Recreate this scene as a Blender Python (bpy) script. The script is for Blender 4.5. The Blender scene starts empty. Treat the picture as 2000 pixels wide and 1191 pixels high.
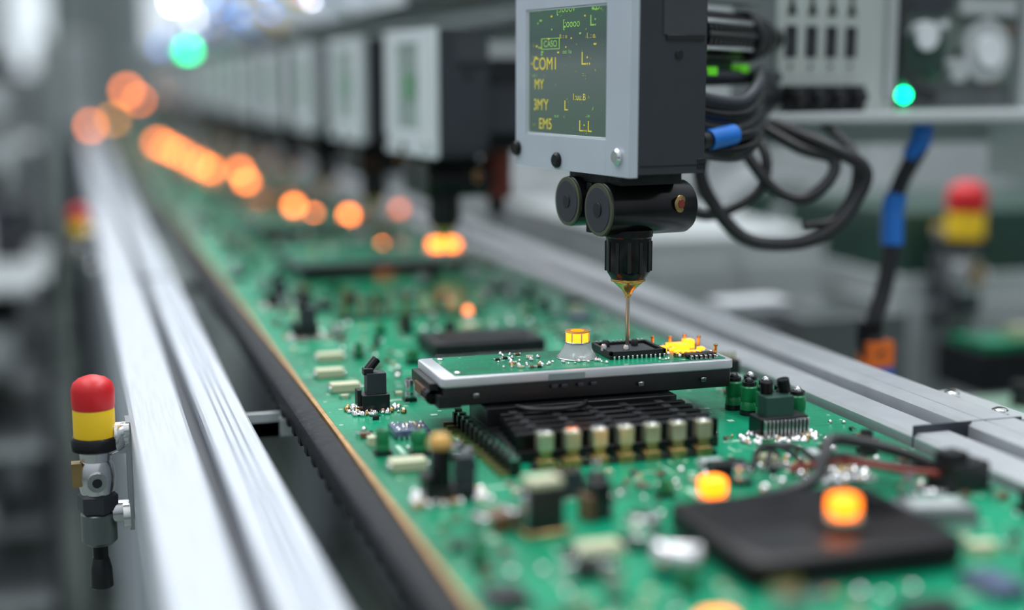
import bpy, math, random
from mathutils import Vector, Matrix
S=0.2   # scene unit (camera height above the boards) -> metres
col=bpy.context.scene.collection
# ------------------------------------------------------------------ materials
MATS={}
def mat(name,color,metal=0.0,rough=0.5,var=0.12,nscale=6.0,stretch=(1,1,1),bump=0.0,emit=None,estr=0.0,trans=0.0,coat=0.0,alpha=1.0,spec=0.5):
    if name in MATS: return MATS[name]
    m=bpy.data.materials.new(name); m.use_nodes=True
    nt=m.node_tree; n=nt.nodes; l=nt.links
    b=n["Principled BSDF"]
    tc=n.new("ShaderNodeTexCoord"); mp=n.new("ShaderNodeMapping"); mp.inputs['Scale'].default_value=stretch
    l.new(tc.outputs['Object'],mp.inputs['Vector'])
    nz=n.new("ShaderNodeTexNoise"); nz.inputs['Scale'].default_value=nscale; nz.inputs['Detail'].default_value=5
    l.new(mp.outputs[0],nz.inputs['Vector'])
    cr=n.new("ShaderNodeValToRGB")
    c=color
    cr.color_ramp.elements[0].position=0.3; cr.color_ramp.elements[1].position=0.7
    cr.color_ramp.elements[0].color=(c[0]*(1-var),c[1]*(1-var),c[2]*(1-var),1)
    cr.color_ramp.elements[1].color=(min(1,c[0]*(1+var)),min(1,c[1]*(1+var)),min(1,c[2]*(1+var)),1)
    l.new(nz.outputs['Fac'],cr.inputs[0]); l.new(cr.outputs[0],b.inputs['Base Color'])
    b.inputs['Metallic'].default_value=metal; b.inputs['Roughness'].default_value=rough
    b.inputs['Transmission Weight'].default_value=trans; b.inputs['Coat Weight'].default_value=coat
    b.inputs['Alpha'].default_value=alpha; b.inputs['Specular IOR Level'].default_value=spec
    if bump>0:
        bp=n.new("ShaderNodeBump"); bp.inputs['Strength'].default_value=bump; bp.inputs['Distance'].default_value=0.01
        l.new(nz.outputs['Fac'],bp.inputs['Height']); l.new(bp.outputs[0],b.inputs['Normal'])
    if emit:
        b.inputs['Emission Color'].default_value=(*emit,1); b.inputs['Emission Strength'].default_value=estr
    MATS[name]=m; return m
ALU=mat("brushed_aluminium",(0.50,0.53,0.58),0.25,0.52,0.09,8,(14,0.4,14),0.08,spec=.35)
ALUP=mat("painted_aluminium",(0.56,0.60,0.68),0.15,0.40,0.04,5)
STEEL=mat("steel",(0.62,0.62,0.64),1.0,0.22,0.1,20)
CHROME=mat("solder_silver",(0.82,0.82,0.82),1.0,0.16,0.1,40)
BLK=mat("black_plastic",(0.008,0.008,0.010),0.0,0.35,0.3,10)
BLKM=mat("matte_black",(0.010,0.011,0.014),0.0,0.5,0.3,14,bump=0.2,spec=.35)
BELT=mat("belt_rubber",(0.006,0.007,0.010),0.0,0.5,0.3,30,bump=0.15,spec=.18)
BLKG=mat("gloss_black_metal",(0.015,0.015,0.017),0.6,0.22,0.2,12)
DGR=mat("dark_grey_paint",(0.030,0.034,0.045),0.1,0.5,0.12,3)
MGR=mat("mid_grey_paint",(0.14,0.155,0.16),0.1,0.5,0.1,3)
LGR=mat("light_grey_paint",(0.40,0.43,0.44),0.0,0.45,0.05,2)
WHT=mat("white_paint",(0.70,0.73,0.76),0.0,0.4,0.04,2)
FRM=mat("module_frame_metal",(0.56,0.58,0.61),0.45,0.36,0.06,12)
GGR=mat("grey_green_paint",(0.12,0.16,0.14),0.0,0.5,0.12,1.5)
DGN=mat("dark_green_paint",(0.012,0.045,0.032),0.0,0.5,0.2,2)
RED=mat("red_plastic",(0.62,0.010,0.015),0.0,0.42,0.06,4)
YEL=mat("yellow_plastic",(0.80,0.52,0.01),0.0,0.42,0.05,4)
BLUE=mat("blue_plastic",(0.008,0.16,0.60),0.0,0.35,0.1,5)
ORG=mat("orange_plastic",(0.85,0.17,0.02),0.0,0.4,0.1,5)
GOLD=mat("gold_plating",(0.85,0.50,0.14),1.0,0.25,0.1,20)
BRASS=mat("brass_pin",(0.48,0.32,0.14),1.0,0.32,0.15,20)
EDGE=mat("board_edge",(0.45,0.25,0.09),0.2,0.4,0.25,20)
PAD=mat("silkscreen_pad",(0.42,0.66,0.50),0.0,0.4,0.15,20)
PINC=mat("tinned_pin",(0.62,0.60,0.42),0.8,0.32,0.1,30)
CREAM=mat("cream_ceramic",(0.60,0.59,0.40),0.0,0.4,0.06,10)
GRNC=mat("green_capacitor",(0.010,0.20,0.07),0.0,0.3,0.15,10)
BRN=mat("brown_component",(0.16,0.08,0.04),0.0,0.4,0.2,10)
SLV=mat("chip_blue_grey",(0.10,0.13,0.22),0.3,0.3,0.6,60)
RUB=mat("cable_rubber",(0.010,0.010,0.013),0.0,0.42,0.2,20)
REDB=mat("dark_red_motor",(0.22,0.03,0.02),0.1,0.4,0.2,6)
CLR=mat("clear_lens",(0.85,0.9,0.9),0.0,0.06,0.02,5,trans=0.6,coat=.5)
LED=mat("amber_led",(1,0.3,0.02),0,0.4,0.05,5,emit=(1.0,0.18,0.002),estr=4.2)
LEDF=mat("amber_led_far",(1,0.35,0.05),0,0.4,0.05,5,emit=(1.0,0.22,0.04),estr=15)
LEDH=mat("amber_led_small",(1,0.35,0.05),0,0.4,0.05,5,emit=(1.0,0.19,0.003),estr=4.0)
LEDG=mat("green_led",(0.0,1,0.3),0,0.4,0.05,5,emit=(0.0,0.80,0.28),estr=14)
LEDW=mat("white_led_highlight",(1,1,1),0,0.4,0.02,5,emit=(0.9,0.95,1),estr=18)
LEDB=mat("blue_highlight",(0.1,0.4,1),0,0.4,0.02,5,emit=(0.06,0.3,1),estr=14)
LIME=mat("lime_plastic_glow",(0.10,0.60,0.02),0,0.4,0.1,5,emit=(0.2,0.9,0.02),estr=0.25)  # emission put into the plastic to make the green look bright
TXT=mat("screen_lettering",(0.4,0.36,0.05),0,0.5,0.02,5,emit=(0.55,0.46,0.03),estr=0.65)
TXTG=mat("screen_lettering_green",(0.2,0.45,0.1),0,0.5,0.02,5,emit=(0.25,0.48,0.08),estr=0.55)

def board_mat(name,c1,c2):
    m=bpy.data.materials.new(name); m.use_nodes=True
    nt=m.node_tree; n=nt.nodes; l=nt.links; b=n["Principled BSDF"]
    tc=n.new("ShaderNodeTexCoord")
    nz=n.new("ShaderNodeTexNoise"); nz.inputs['Scale'].default_value=2.2; nz.inputs['Detail'].default_value=3
    l.new(tc.outputs['Object'],nz.inputs['Vector'])
    cr=n.new("ShaderNodeValToRGB"); cr.color_ramp.elements[0].position=.35; cr.color_ramp.elements[1].position=.65
    cr.color_ramp.elements[0].color=(*c1,1); cr.color_ramp.elements[1].color=(*c2,1)
    l.new(nz.outputs['Fac'],cr.inputs[0])
    br=n.new("ShaderNodeTexBrick"); br.inputs['Scale'].default_value=9; br.inputs['Mortar Size'].default_value=0.012
    br.inputs['Color1'].default_value=(0,0,0,1); br.inputs['Color2'].default_value=(.35,.35,.35,1); br.inputs['Mortar'].default_value=(1,1,1,1)
    br.offset=0.37; br.squash=1.6
    l.new(tc.outputs['Object'],br.inputs['Vector'])
    mx=n.new("ShaderNodeMix"); mx.data_type='RGBA'; mx.blend_type='MIX'
    ml=n.new("ShaderNodeMath"); ml.operation='MULTIPLY'; ml.inputs[1].default_value=.4
    l.new(br.outputs['Color'],ml.inputs[0]); l.new(ml.outputs[0],mx.inputs['Factor'])
    l.new(cr.outputs[0],mx.inputs[6]); mx.inputs[7].default_value=(.01,min(1,c2[1]*1.7),c2[2]*1.5,1)
    vo=n.new("ShaderNodeTexVoronoi"); vo.inputs['Scale'].default_value=16
    l.new(tc.outputs['Object'],vo.inputs['Vector'])
    lt=n.new("ShaderNodeMath"); lt.operation='LESS_THAN'; lt.inputs[1].default_value=.12
    l.new(vo.outputs['Distance'],lt.inputs[0])
    mx2=n.new("ShaderNodeMix"); mx2.data_type='RGBA'
    l.new(lt.outputs[0],mx2.inputs['Factor']); l.new(mx.outputs[2],mx2.inputs[6]); mx2.inputs[7].default_value=(.35,.55,.35,1)
    l.new(mx2.outputs[2],b.inputs['Base Color'])
    b.inputs['Roughness'].default_value=.34; b.inputs['Specular IOR Level'].default_value=.3; b.inputs['Coat Weight'].default_value=.10; b.inputs['Coat Roughness'].default_value=.12
    bp=n.new("ShaderNodeBump"); bp.inputs['Strength'].default_value=.25; bp.inputs['Distance'].default_value=.004
    l.new(br.outputs['Color'],bp.inputs['Height']); l.new(bp.outputs[0],b.inputs['Normal'])
    return m
PCB=board_mat("green_solder_mask",(0.0,0.125,0.06),(0.0,0.29,0.15))
def screen_mat():
    m=bpy.data.materials.new("lcd_screen"); m.use_nodes=True
    nt=m.node_tree; n=nt.nodes; l=nt.links; b=n["Principled BSDF"]
    tc=n.new("ShaderNodeTexCoord"); sp=n.new("ShaderNodeSeparateXYZ"); l.new(tc.outputs['Object'],sp.inputs[0])
    mr=n.new("ShaderNodeMapRange"); mr.inputs[1].default_value=.15; mr.inputs[2].default_value=.55
    l.new(sp.outputs['Z'],mr.inputs[0])
    cr=n.new("ShaderNodeValToRGB"); e=cr.color_ramp.elements
    e[0].color=(.075,.13,.10,1); e[1].color=(.045,.15,.075,1)
    q=e.new(.42); q.color=(.12,.16,.15,1); q=e.new(.62); q.color=(.05,.09,.08,1)
    l.new(mr.outputs[0],cr.inputs[0])
    nz=n.new("ShaderNodeTexNoise"); nz.inputs['Scale'].default_value=55; nz.inputs['Detail'].default_value=1
    l.new(tc.outputs['Object'],nz.inputs['Vector'])
    gt=n.new("ShaderNodeMath"); gt.operation='GREATER_THAN'; gt.inputs[1].default_value=.73
    l.new(nz.outputs['Fac'],gt.inputs[0])
    mx=n.new("ShaderNodeMix"); mx.data_type='RGBA'; l.new(gt.outputs[0],mx.inputs['Factor']); l.new(cr.outputs[0],mx.inputs[6]); mx.inputs[7].default_value=(.25,.32,.05,1)
    l.new(mx.outputs[2],b.inputs['Emission Color']); b.inputs['Emission Strength'].default_value=.66
    b.inputs['Base Color'].default_value=(.02,.03,.03,1); b.inputs['Roughness'].default_value=.10
    return m
SCR=screen_mat()
SCRF=mat("standby_screen",(0.28,0.35,0.32),0,.25,.15,4)

# ------------------------------------------------------------------ mesh builder
class Bld:
    def __init__(s): s.v=[];s.f=[];s.mi=[];s.mats=[]
    def m(s,mt):
        if mt not in s.mats: s.mats.append(mt)
        return s.mats.index(mt)
    def add(s,vs,fs,mt):
        o=len(s.v); s.v+= [tuple(v) for v in vs]; k=s.m(mt)
        for f in fs: s.f.append([i+o for i in f]); s.mi.append(k)
    def box(s,c,d,mt,rz=0,taper=1.0):
        cx,cy,cz=c; hx,hy,hz=d[0]/2,d[1]/2,d[2]/2; vs=[]
        ca,sa=math.cos(rz),math.sin(rz)
        for z,t in((-hz,1.0),(hz,taper)):
            for x,y in((-hx,-hy),(hx,-hy),(hx,hy),(-hx,hy)):
                x*=t;y*=t; vs.append((cx+x*ca-y*sa,cy+x*sa+y*ca,cz+z))
        s.add(vs,[(3,2,1,0),(4,5,6,7),(0,1,5,4),(1,2,6,5),(2,3,7,6),(3,0,4,7)],mt)
    def b2(s,x0,x1,y0,y1,z0,z1,mt): s.box(((x0+x1)/2,(y0+y1)/2,(z0+z1)/2),(x1-x0,y1-y0,z1-z0),mt)
    def rbox(s,c,d,r,mt,rz=0,seg=5,edge=0.0):
        cx,cy,cz=c; hx,hy=d[0]/2,d[1]/2; ca,sa=math.cos(rz),math.sin(rz)
        def ring(z,ins):
            out=[];rr=max(r-ins,0.001)
            for qx,qy,a0 in((1,1,0),(-1,1,90),(-1,-1,180),(1,-1,270)):
                for i in range(seg+1):
                    a=math.radians(a0+90*i/seg)
                    x=qx*(hx-r)+rr*math.cos(a); y=qy*(hy-r)+rr*math.sin(a)
                    out.append((cx+x*ca-y*sa,cy+x*sa+y*ca,z))
            return out
        zs=[(cz-d[2]/2,edge)]
        if edge>0: zs+=[(cz-d[2]/2+edge,0),(cz+d[2]/2-edge,0),(cz+d[2]/2-edge*.3,edge*.3)]
        zs+=[(cz+d[2]/2,edge)]
        vs=[];n=4*(seg+1)
        for z,i in zs: vs+=ring(z,i)
        fs=[]
        for k in range(len(zs)-1):
            for i in range(n): j=(i+1)%n; fs.append((k*n+i,k*n+j,(k+1)*n+j,(k+1)*n+i))
        fs.append(tuple(reversed(range(n)))); fs.append(tuple((len(zs)-1)*n+i for i in range(n)))
        s.add(vs,fs,mt)
    def lathe(s,o,ax,prof,mt,seg=28):
        o=Vector(o); ax=Vector(ax).normalized()
        u=ax.orthogonal().normalized(); w=ax.cross(u)
        vs=[];fs=[]
        for r,h in prof:
            for i in range(seg):
                a=2*math.pi*i/seg; vs.append(o+ax*h+u*(r*math.cos(a))+w*(r*math.sin(a)))
        for k in range(len(prof)-1):
            for i in range(seg): j=(i+1)%seg; fs.append((k*seg+i,k*seg+j,(k+1)*seg+j,(k+1)*seg+i))
        fs.append(tuple(reversed(range(seg)))); fs.append(tuple((len(prof)-1)*seg+i for i in range(seg)))
        s.add(vs,fs,mt)
    def cyl(s,p0,p1,r,mt,r1=None,seg=24):
        p0=Vector(p0);p1=Vector(p1); s.lathe(p0,p1-p0,[(r,0),(r if r1 is None else r1,(p1-p0).length)],mt,seg)
    def ball(s,c,r,mt,sz=1.0,seg=12,rings=7):
        prof=[(max(r*math.sin(math.pi*i/rings),1e-5),-r*sz*math.cos(math.pi*i/rings)) for i in range(rings+1)]
        s.lathe(c,(0,0,1),prof,mt,seg)
    def tube(s,pts,r,mt,seg=10,sub=8):
        P=[Vector(p) for p in pts]; Q=[]
        E=[P[0]*2-P[1]]+P+[P[-1]*2-P[-2]]
        for i in range(1,len(E)-2):
            a,b,c,d=E[i-1:i+3]
            for k in range(sub):
                t=k/sub; Q.append(.5*((2*b)+(c-a)*t+(2*a-5*b+4*c-d)*t*t+(3*b-a-3*c+d)*t**3))
        Q.append(P[-1]); vs=[];fs=[];u=None
        for i,q in enumerate(Q):
            t=(Q[min(i+1,len(Q)-1)]-Q[max(i-1,0)]).normalized()
            if u is None: u=t.orthogonal().normalized()
            u=(u-t*u.dot(t)).normalized(); w=t.cross(u)
            for k in range(seg):
                a=2*math.pi*k/seg; vs.append(q+u*(r*math.cos(a))+w*(r*math.sin(a)))
        for i in range(len(Q)-1):
            for k in range(seg): j=(k+1)%seg; fs.append((i*seg+k,i*seg+j,(i+1)*seg+j,(i+1)*seg+k))
        fs.append(tuple(reversed(range(seg)))); fs.append(tuple((len(Q)-1)*seg+k for k in range(seg)))
        s.add(vs,fs,mt)
    def extr(s,prof,y0,y1,mt):
        n=len(prof); vs=[(x,y0,z) for x,z in prof]+[(x,y1,z) for x,z in prof]
        fs=[(i,(i+1)%n,n+(i+1)%n,n+i) for i in range(n)]
        fs.append(tuple(reversed(range(n)))); fs.append(tuple(range(n,2*n)))
        s.add(vs,fs,mt)
    def text(s,body,M,size,mt,xs=1.0):
        cu=bpy.data.curves.new("t",'FONT'); cu.body=body; cu.size=size
        ob=bpy.data.objects.new("t",cu); col.objects.link(ob)
        bpy.context.view_layer.update()
        me=bpy.data.meshes.new_from_object(ob.evaluated_get(bpy.context.evaluated_depsgraph_get()))
        vs=[M@Vector((v.co.x*xs,v.co.y,v.co.z)) for v in me.vertices]
        s.add(vs,[tuple(p.vertices) for p in me.polygons],mt)
        bpy.data.objects.remove(ob); bpy.data.meshes.remove(me)
    def mesh(s,name):
        me=bpy.data.meshes.new(name); me.from_pydata(s.v,[],s.f)
        for mt in s.mats: me.materials.append(mt)
        me.polygons.foreach_set('material_index',s.mi)
        me.polygons.foreach_set('use_smooth',[True]*len(s.f))
        me.update(); me.set_sharp_from_angle(angle=math.radians(38))
        return me
def place(me,name,loc=(0,0,0),rz=0,bev=0,parent=None,sc=1.0):
    ob=bpy.data.objects.new(name,me); col.objects.link(ob); ob.location=loc; ob.rotation_euler=(0,0,rz); ob.scale=(sc,sc,sc)
    if bev>0:
        md=ob.modifiers.new("bevel",'BEVEL'); md.width=bev; md.segments=2; md.limit_method='ANGLE'; md.angle_limit=math.radians(50)
        md.harden_normals=False
    if parent: ob.parent=parent
    return ob
def obj(b,name,loc=(0,0,0),rz=0,bev=0,parent=None): return place(b.mesh(name),name,loc,rz,bev,parent)
R=random.Random(7)
ZF=-4.5
# ------------------------------------------------------------------ hall
b=Bld(); b.b2(-16,34,-6,112,ZF-.3,ZF,mat("floor_epoxy",(0.22,0.27,0.24),0,.3,.15,.25)); obj(b,"floor")
b=Bld(); wm=mat("wall_panel",(0.34,0.38,0.39),0,.6,.05,.3); b.b2(-16,34,112,112.4,ZF,15,wm)
for i in range(8): b.b2(-15.6+i*6,-15.4+i*6,111.85,112,ZF,15,MGR)
obj(b,"wall_back")
b=Bld(); b.b2(34,34.4,-6,112,ZF,15,wm)
for i in range(18): b.b2(33.85,34,-5+i*6.4,-4.8+i*6.4,ZF,15,MGR)
obj(b,"wall_right")
winm=mat("window_daylight",(.8,.85,.9),0,.3,.03,1,emit=(.85,.93,1.0),estr=.95)
for k,x in enumerate((-12,-6,6,12,18)):
    b=Bld(); b.b2(x,x+4.6,111.7,111.82,1.5,8,winm)
    for q in (x-.1,x+2.2,x+4.5): b.b2(q,q+.2,111.5,111.8,1.3,8.2,WHT)
    b.b2(x-.1,x+4.7,111.5,111.8,1.3,1.5,WHT); b.b2(x-.1,x+4.7,111.5,111.8,8,8.2,WHT)
    obj(b,"window_%d"%(k+1))
# ------------------------------------------------------------------ conveyor rails
b=Bld()
pr=[(.122,-.30),(.122,-.012),(.134,.0),(.272,.0),(.284,-.012),(.284,-.055),(.328,-.055),(.328,-.012),(.336,-.004),(.372,-.004),(.376,-.011),(.380,-.004),(.394,-.004),(.398,-.011),(.402,-.004),(.416,-.004),(.420,-.011),(.424,-.004),(.455,-.004),(.465,-.014),(.465,-.17),(.40,-.17),(.40,-.30)]
b.extr(pr,.9,42,ALU)
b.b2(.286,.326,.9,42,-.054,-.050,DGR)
for y in (2.0,7.2,12.4,17.6,22.8): b.b2(.121,.466,y,y+.006,-.03,.0008,DGR)
for y in (1.6,5.2,9,15,21,29): b.b2(.16,.40,y,y+.24,ZF,-.30,ALU); b.b2(.10,.46,y-.06,y+.3,ZF,ZF+.05,DGR)
obj(b,"conveyor_rail")
b=Bld()
pr=[(2.175,-.2),(2.175,.018),(2.187,.03),(2.285,.03),(2.297,.018),(2.297,-.03),(2.35,-.03),(2.35,.038),(2.362,.05),(2.40,.05),(2.404,.042),(2.408,.05),(2.50,.05),(2.525,.03),(2.525,-.3),(2.30,-.3),(2.30,-.2)]
b.extr(pr,.9,42,FRM)
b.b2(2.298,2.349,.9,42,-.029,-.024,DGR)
for y in (3.2,8.4,13.6,18.8): b.b2(2.174,2.526,y,y+.006,-.03,.0508,DGR)
for y in (1.6,9,15,21,29): b.b2(2.30,2.52,y,y+.24,ZF,-.30,ALU); b.b2(2.25,2.57,y-.06,y+.3,ZF,ZF+.05,DGR)
obj(b,"conveyor_rail")
# belt / bed
b=Bld()
pr=[(.600,-.03),(.606,-.014),(.618,-.008),(.672,-.008),(.672,-.024),(2.16,-.024),(2.16,-.14),(.66,-.14),(.606,-.075)]
b.extr(pr,.9,42,BELT)
for i in range(80): b.b2(.603,.618,1.0+i*.12,1.05+i*.12,-.085,-.06,BELT)
for y in (1.3,4.42,7.6,11,16,22):
    b.b2(.466,.66,y,y+.14,-.16,-.11,LGR); b.b2(.466,.60,y,y+.02,-.16,-.08,LGR)
    b.b2(2.1,2.29,y,y+.14,-.26,-.205,LGR)
obj(b,"conveyor_belt")

# ------------------------------------------------------------------ small components
def chip(b,x,y,z,w,d,h,mt=BLK,rz=0,legs=True):
    b.box((x,y,z+h/2+.004),(w,d,h),mt,rz)
    if legs:
        n=max(3,int(w/.014)); ca,sa=math.cos(rz),math.sin(rz)
        for i in range(n):
            lx=-w/2+(i+.5)*w/n
            for sg in(-1,1):
                ly=sg*(d/2+.006); b.box((x+lx*ca-ly*sa,y+lx*sa+ly*ca,z+.006),(w/n*.5,.014,.012),CHROME,rz)
def resistor(b,x,y,z,l,mt,rz):
    ca,sa=math.cos(rz),math.sin(rz); w=l*.5
    b.box((x,y,z+w*.3),(l*.6,w,w*.6),mt,rz)
    for sg in(-1,1): b.box((x+sg*l*.4*ca,y+sg*l*.4*sa,z+w*.32),(l*.2,w*1.05,w*.64),CHROME,rz)
def ecap(b,x,y,z,r,h,mt=CHROME):
    b.box((x,y,z+.006),(r*2.3,r*2.3,.012),BLK); b.lathe((x,y,z+.012),(0,0,1),[(r*.98,0),(r,.004),(r,h*.25),(r*.93,h*.3),(r,h*.35),(r,h-.004),(r*.9,h)],mt,16)
    b.b2(x-r*.6,x+r*.1,y-r*.5,y+r*.5,z+.0122+h,z+.0132+h,BLK)
def solder(b,x,y,z,w,d,n,rr=.007):
    for i in range(n):
        r=rr*R.uniform(.6,1.3); b.ball((x+R.uniform(-w,w)/2,y+R.uniform(-d,d)/2,z+r*.5),r,R.choice((CHROME,CHROME,BRASS,STEEL)),1,6,4)
def populate(b,x0,x1,y0,y1,n,avoid=(),seed=1,scale=1.0,pads=0,small=False):
    rr=random.Random(seed); used=list(avoid)
    for _ in range(pads):
        x=rr.uniform(x0,x1); y=rr.uniform(y0,y1); w=rr.choice((.012,.02,.05,.09)); d=rr.choice((.006,.012,.02)); 
        if rr.random()<.4: w,d=d,w
        b.b2(x-w/2,x+w/2,y-d/2,y+d/2,0,.0012,PAD)
    for _ in range(n*4):
        if n<=0: break
        x=rr.uniform(x0,x1); y=rr.uniform(y0,y1); k=rr.random(); rad=.035 if k<.75 else .07
        if small: k*=.56; rad=.018
        if any(a[0]-rad<x<a[1]+rad and a[2]-rad<y<a[3]+rad for a in used): continue
        n-=1; rz=rr.choice((0,math.pi/2)); s=scale
        if k<.35: l=rr.uniform(.03,.05)*s; resistor(b,x,y,0,l,rr.choice((BLK,BRN,CREAM,BRN)),rz); e=.025
        elif k<.56: r=rr.uniform(.007,.015)*s; b.ball((x,y,r*.5),r,CHROME,1,8,5); e=.012
        elif k<.62: b.box((x,y,.012),(.06*s,.035*s,.024),rr.choice((CREAM,STEEL,LGR)),rz); e=.035
        elif k<.77: ecap(b,x,y,0,rr.uniform(.014,.022)*s,rr.uniform(.03,.06)*s,rr.choice((CHROME,GRNC,BLK,STEEL))); e=.025
        elif k<.90: chip(b,x,y,0,rr.uniform(.08,.13)*s,rr.uniform(.06,.10)*s,.022,rr.choice((BLK,BLK,SLV)),rz); e=.08
        else:
            b.box((x,y,.03),(.07*s,.045*s,.06),rr.choice((BLK,DGR,STEEL)),rz)
            for i in range(4): b.cyl((x-.024+i*.016,y,.06),(x-.024+i*.016,y,.085),.004,GOLD,seg=6)
            e=.05
        if small: e=.012
        used.append((x-e,x+e,y-e,y+e))
    return used
BX0,BX1=.69,2.15
def board(y0,y1):
    b=Bld(); b.b2(BX0,BX1,y0,y1,-.022,0,PCB); b.b2(BX0-.014,BX0-.0005,y0,y1,-.022,-.001,EDGE)
    return b
avoid=[(.92,1.9,3.55,4.0),(1.0,1.68,3.2,3.8),(.72,.95,2.95,3.25),(.74,.92,3.96,4.12),(.80,.94,3.65,3.79),(.72,.86,3.3,3.46),
 (.85,1.05,2.7,2.9),(1.05,1.2,2.4,2.95),(1.2,1.75,2.28,2.8),(1.38,1.5,2.84,2.98),(1.72,2.05,3.25,3.75),(1.7,2.1,2.8,3.0),(1.7,1.98,2.5,2.7),
 (1.15,1.7,4.65,5.05),(1.0,1.7,5.55,5.75),(.76,.9,5.15,5.4),(1.5,1.6,5.45,5.6),(.78,.88,4.3,5.1),(1.0,1.12,2.05,2.2)]
b=board(1.7,6.3)
u=populate(b,.74,2.10,1.75,6.25,330,avoid,3,pads=260)
u=populate(b,.74,2.10,1.9,3.3,110,u,13,.9,pads=60)
u=populate(b,.74,1.3,3.0,6.2,110,u,23,.8)
u=populate(b,1.3,2.1,1.9,3.3,60,u,33,.9)
u=populate(b,.72,2.12,1.9,3.6,190,u,43,.75,small=True)
obj(b,"circuit_board")
b=Bld(); b.b2(BX0,BX1,0,4.6,-.022,0,PCB); b.b2(BX0-.014,BX0-.0005,0,4.6,-.022,-.001,EDGE)
populate(b,.74,2.10,.05,4.5,230,[(.95,1.95,.2,1.2),(1.0,1.7,2.1,2.7)],5,1.2,pads=120)
bm_far=b.mesh("circuit_board_far")
for i in range(7): place(bm_far,"circuit_board",(0,6.34+i*4.64,0))
# ------------------------------------------------------------------ electronic drive module
b=Bld(); X0,X1,Y0,Y1=.945,1.845,3.64,3.935; ZB,ZT=.088,.175
b.rbox(((X0+X1)/2+.004,(Y0+Y1)/2+.006,(ZB+.146)/2),(X1-X0-.012,Y1-Y0-.012,.146-ZB),.015,BLK,edge=.004)
b.rbox(((X0+X1)/2,(Y0+Y1)/2,.158),(X1-X0,Y1-Y0,.028),.02,FRM,edge=.004)
b.b2(X0+.045,X1-.02,Y0+.022,Y1-.015,.1715,.1745,PCB)
b.b2(X0-.022,X0+.004,Y0+.05,Y1-.03,.118,.150,BLK); b.b2(X0-.03,X0-.005,Y0+.09,Y0+.2,.10,.13,BRN)
b.cyl((X0-.012,Y0+.05,.11),(X0-.012,Y0+.11,.11),.022,BLKG); b.b2(X0-.006,X0+.06,Y0+.01,Y0+.06,.084,.12,BLKM)
for x in (X0+.1,X1-.1,X1-.3): b.b2(x-.008,x+.008,Y0-.002,Y0+.004,.112,.124,STEEL)
for x in (X0+.33,X0+.36,X0+.41,X0+.45): b.b2(x-.006,x+.012,Y0-.003,Y0+.004,.124,.134,DGR)
b.box((X0+.37,Y0-.001,.157),(.11,.003,.02),mat("label_grey",(.25,.30,.30),0,.5))
R=random.Random(11)
solder(b,X0+.27,Y0+.17,.1745,.16,.2,26,.006); solder(b,X0+.42,Y0+.1,.1745,.2,.1,20,.006); solder(b,X1-.12,Y0+.15,.1745,.2,.22,30,.006)
for i in range(9): resistor(b,R.uniform(X0+.12,X0+.5),R.uniform(Y0+.05,Y1-.05),.1745,.022,R.choice((BLK,CREAM,BRN)),0)
for x,y in((X0+.06,Y0+.05),(X0+.06,Y1-.05),(X1-.04,Y0+.05),(X1-.05,Y1-.05)): b.lathe((x,y,.174),(0,0,1),[(.011,0),(.011,.004),(.008,.006)],CHROME,12)
b.b2(1.485,1.665,3.735,3.89,.1745,.186,BLK); b.b2(1.50,1.65,3.75,3.875,.186,.190,DGR)
b.b2(1.485,1.665,3.735,3.745,.186,.198,BLK); b.b2(1.485,1.665,3.88,3.89,.186,.198,BLK); b.b2(1.485,1.495,3.735,3.89,.186,.198,BLK); b.b2(1.655,1.665,3.735,3.89,.186,.198,BLK)
for i in range(12):
    b.box((1.495+i*.0145,3.729,.180),(.006,.012,.012),CHROME); b.cyl((1.50+i*.0135,3.885,.198),(1.50+i*.0135,3.885,.203),.003,CHROME,seg=6)
for x,y,r in((1.52,3.86,.012),(1.55,3.77,.01),(1.61,3.85,.011),(1.49,3.80,.01)): b.lathe((x,y,.19),(0,0,1),[(r,0),(r,.014),(r*.6,.02)],BLK if r>.0105 else STEEL,10)
b.lathe((1.57,3.81,.186),(0,0,1),[(.013,0),(.013,.003),(.008,.003)],LEDH,12)  # emissive disc added as an amber glow at the needle tip
# dome LED
cx,cy=1.405,3.80
b.lathe((cx,cy,.1745),(0,0,1),[(.062,0),(.060,.005),(.050,.018),(.040,.036),(.036,.046)],CLR,28)
b.lathe((cx,cy,.1745),(0,0,1),[(.064,0),(.064,.004),(.060,.005)],CHROME,28)
b.lathe((cx,cy,.2210),(0,0,1),[(.038,0),(.040,.002),(.038,.004)],STEEL,28)
b.lathe((cx,cy,.2225),(0,0,1),[(.034,0),(.036,.003),(.036,.026),(.033,.032),(.02,.034)],LEDH,28)
b.lathe((cx,cy,.2525),(0,0,1),[(.037,0),(.038,.002),(.037,.004)],mat("amber_ring",(.7,.3,.05),.3,.3),28)
for a in range(8): b.cyl((cx+.037*math.cos(a*.785),cy+.037*math.sin(a*.785),.222),(cx+.037*math.cos(a*.785),cy+.037*math.sin(a*.785),.254),.0022,STEEL,seg=6)
for x,y,w,d,h in((1.70,3.84,.035,.012,.010),(1.70,3.81,.05,.012,.008),(1.745,3.80,.040,.03,.022),(1.785,3.84,.03,.03,.026),(1.76,3.76,.06,.012,.008),(1.72,3.765,.03,.012,.010),(1.80,3.78,.02,.02,.012),(1.755,3.87,.06,.012,.012)):
    b.box((x,y,.1745+h/2),(w,d,h),LEDH)
for x,y in((1.69,3.90),(1.80,3.90),(1.74,3.88),(1.82,3.72),(1.83,3.86)): b.cyl((x,y,.174),(x,y,.200),.005,GOLD,seg=8); b.cyl((x,y,.200),(x,y,.206),.007,BRASS,seg=8)
for i in range(8): b.box((1.69+.018*i,3.72,.180),(.008,.02,.012),BRASS)
chip(b,1.755,3.69,.1745,.09,.03,.010,BLK)
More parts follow.
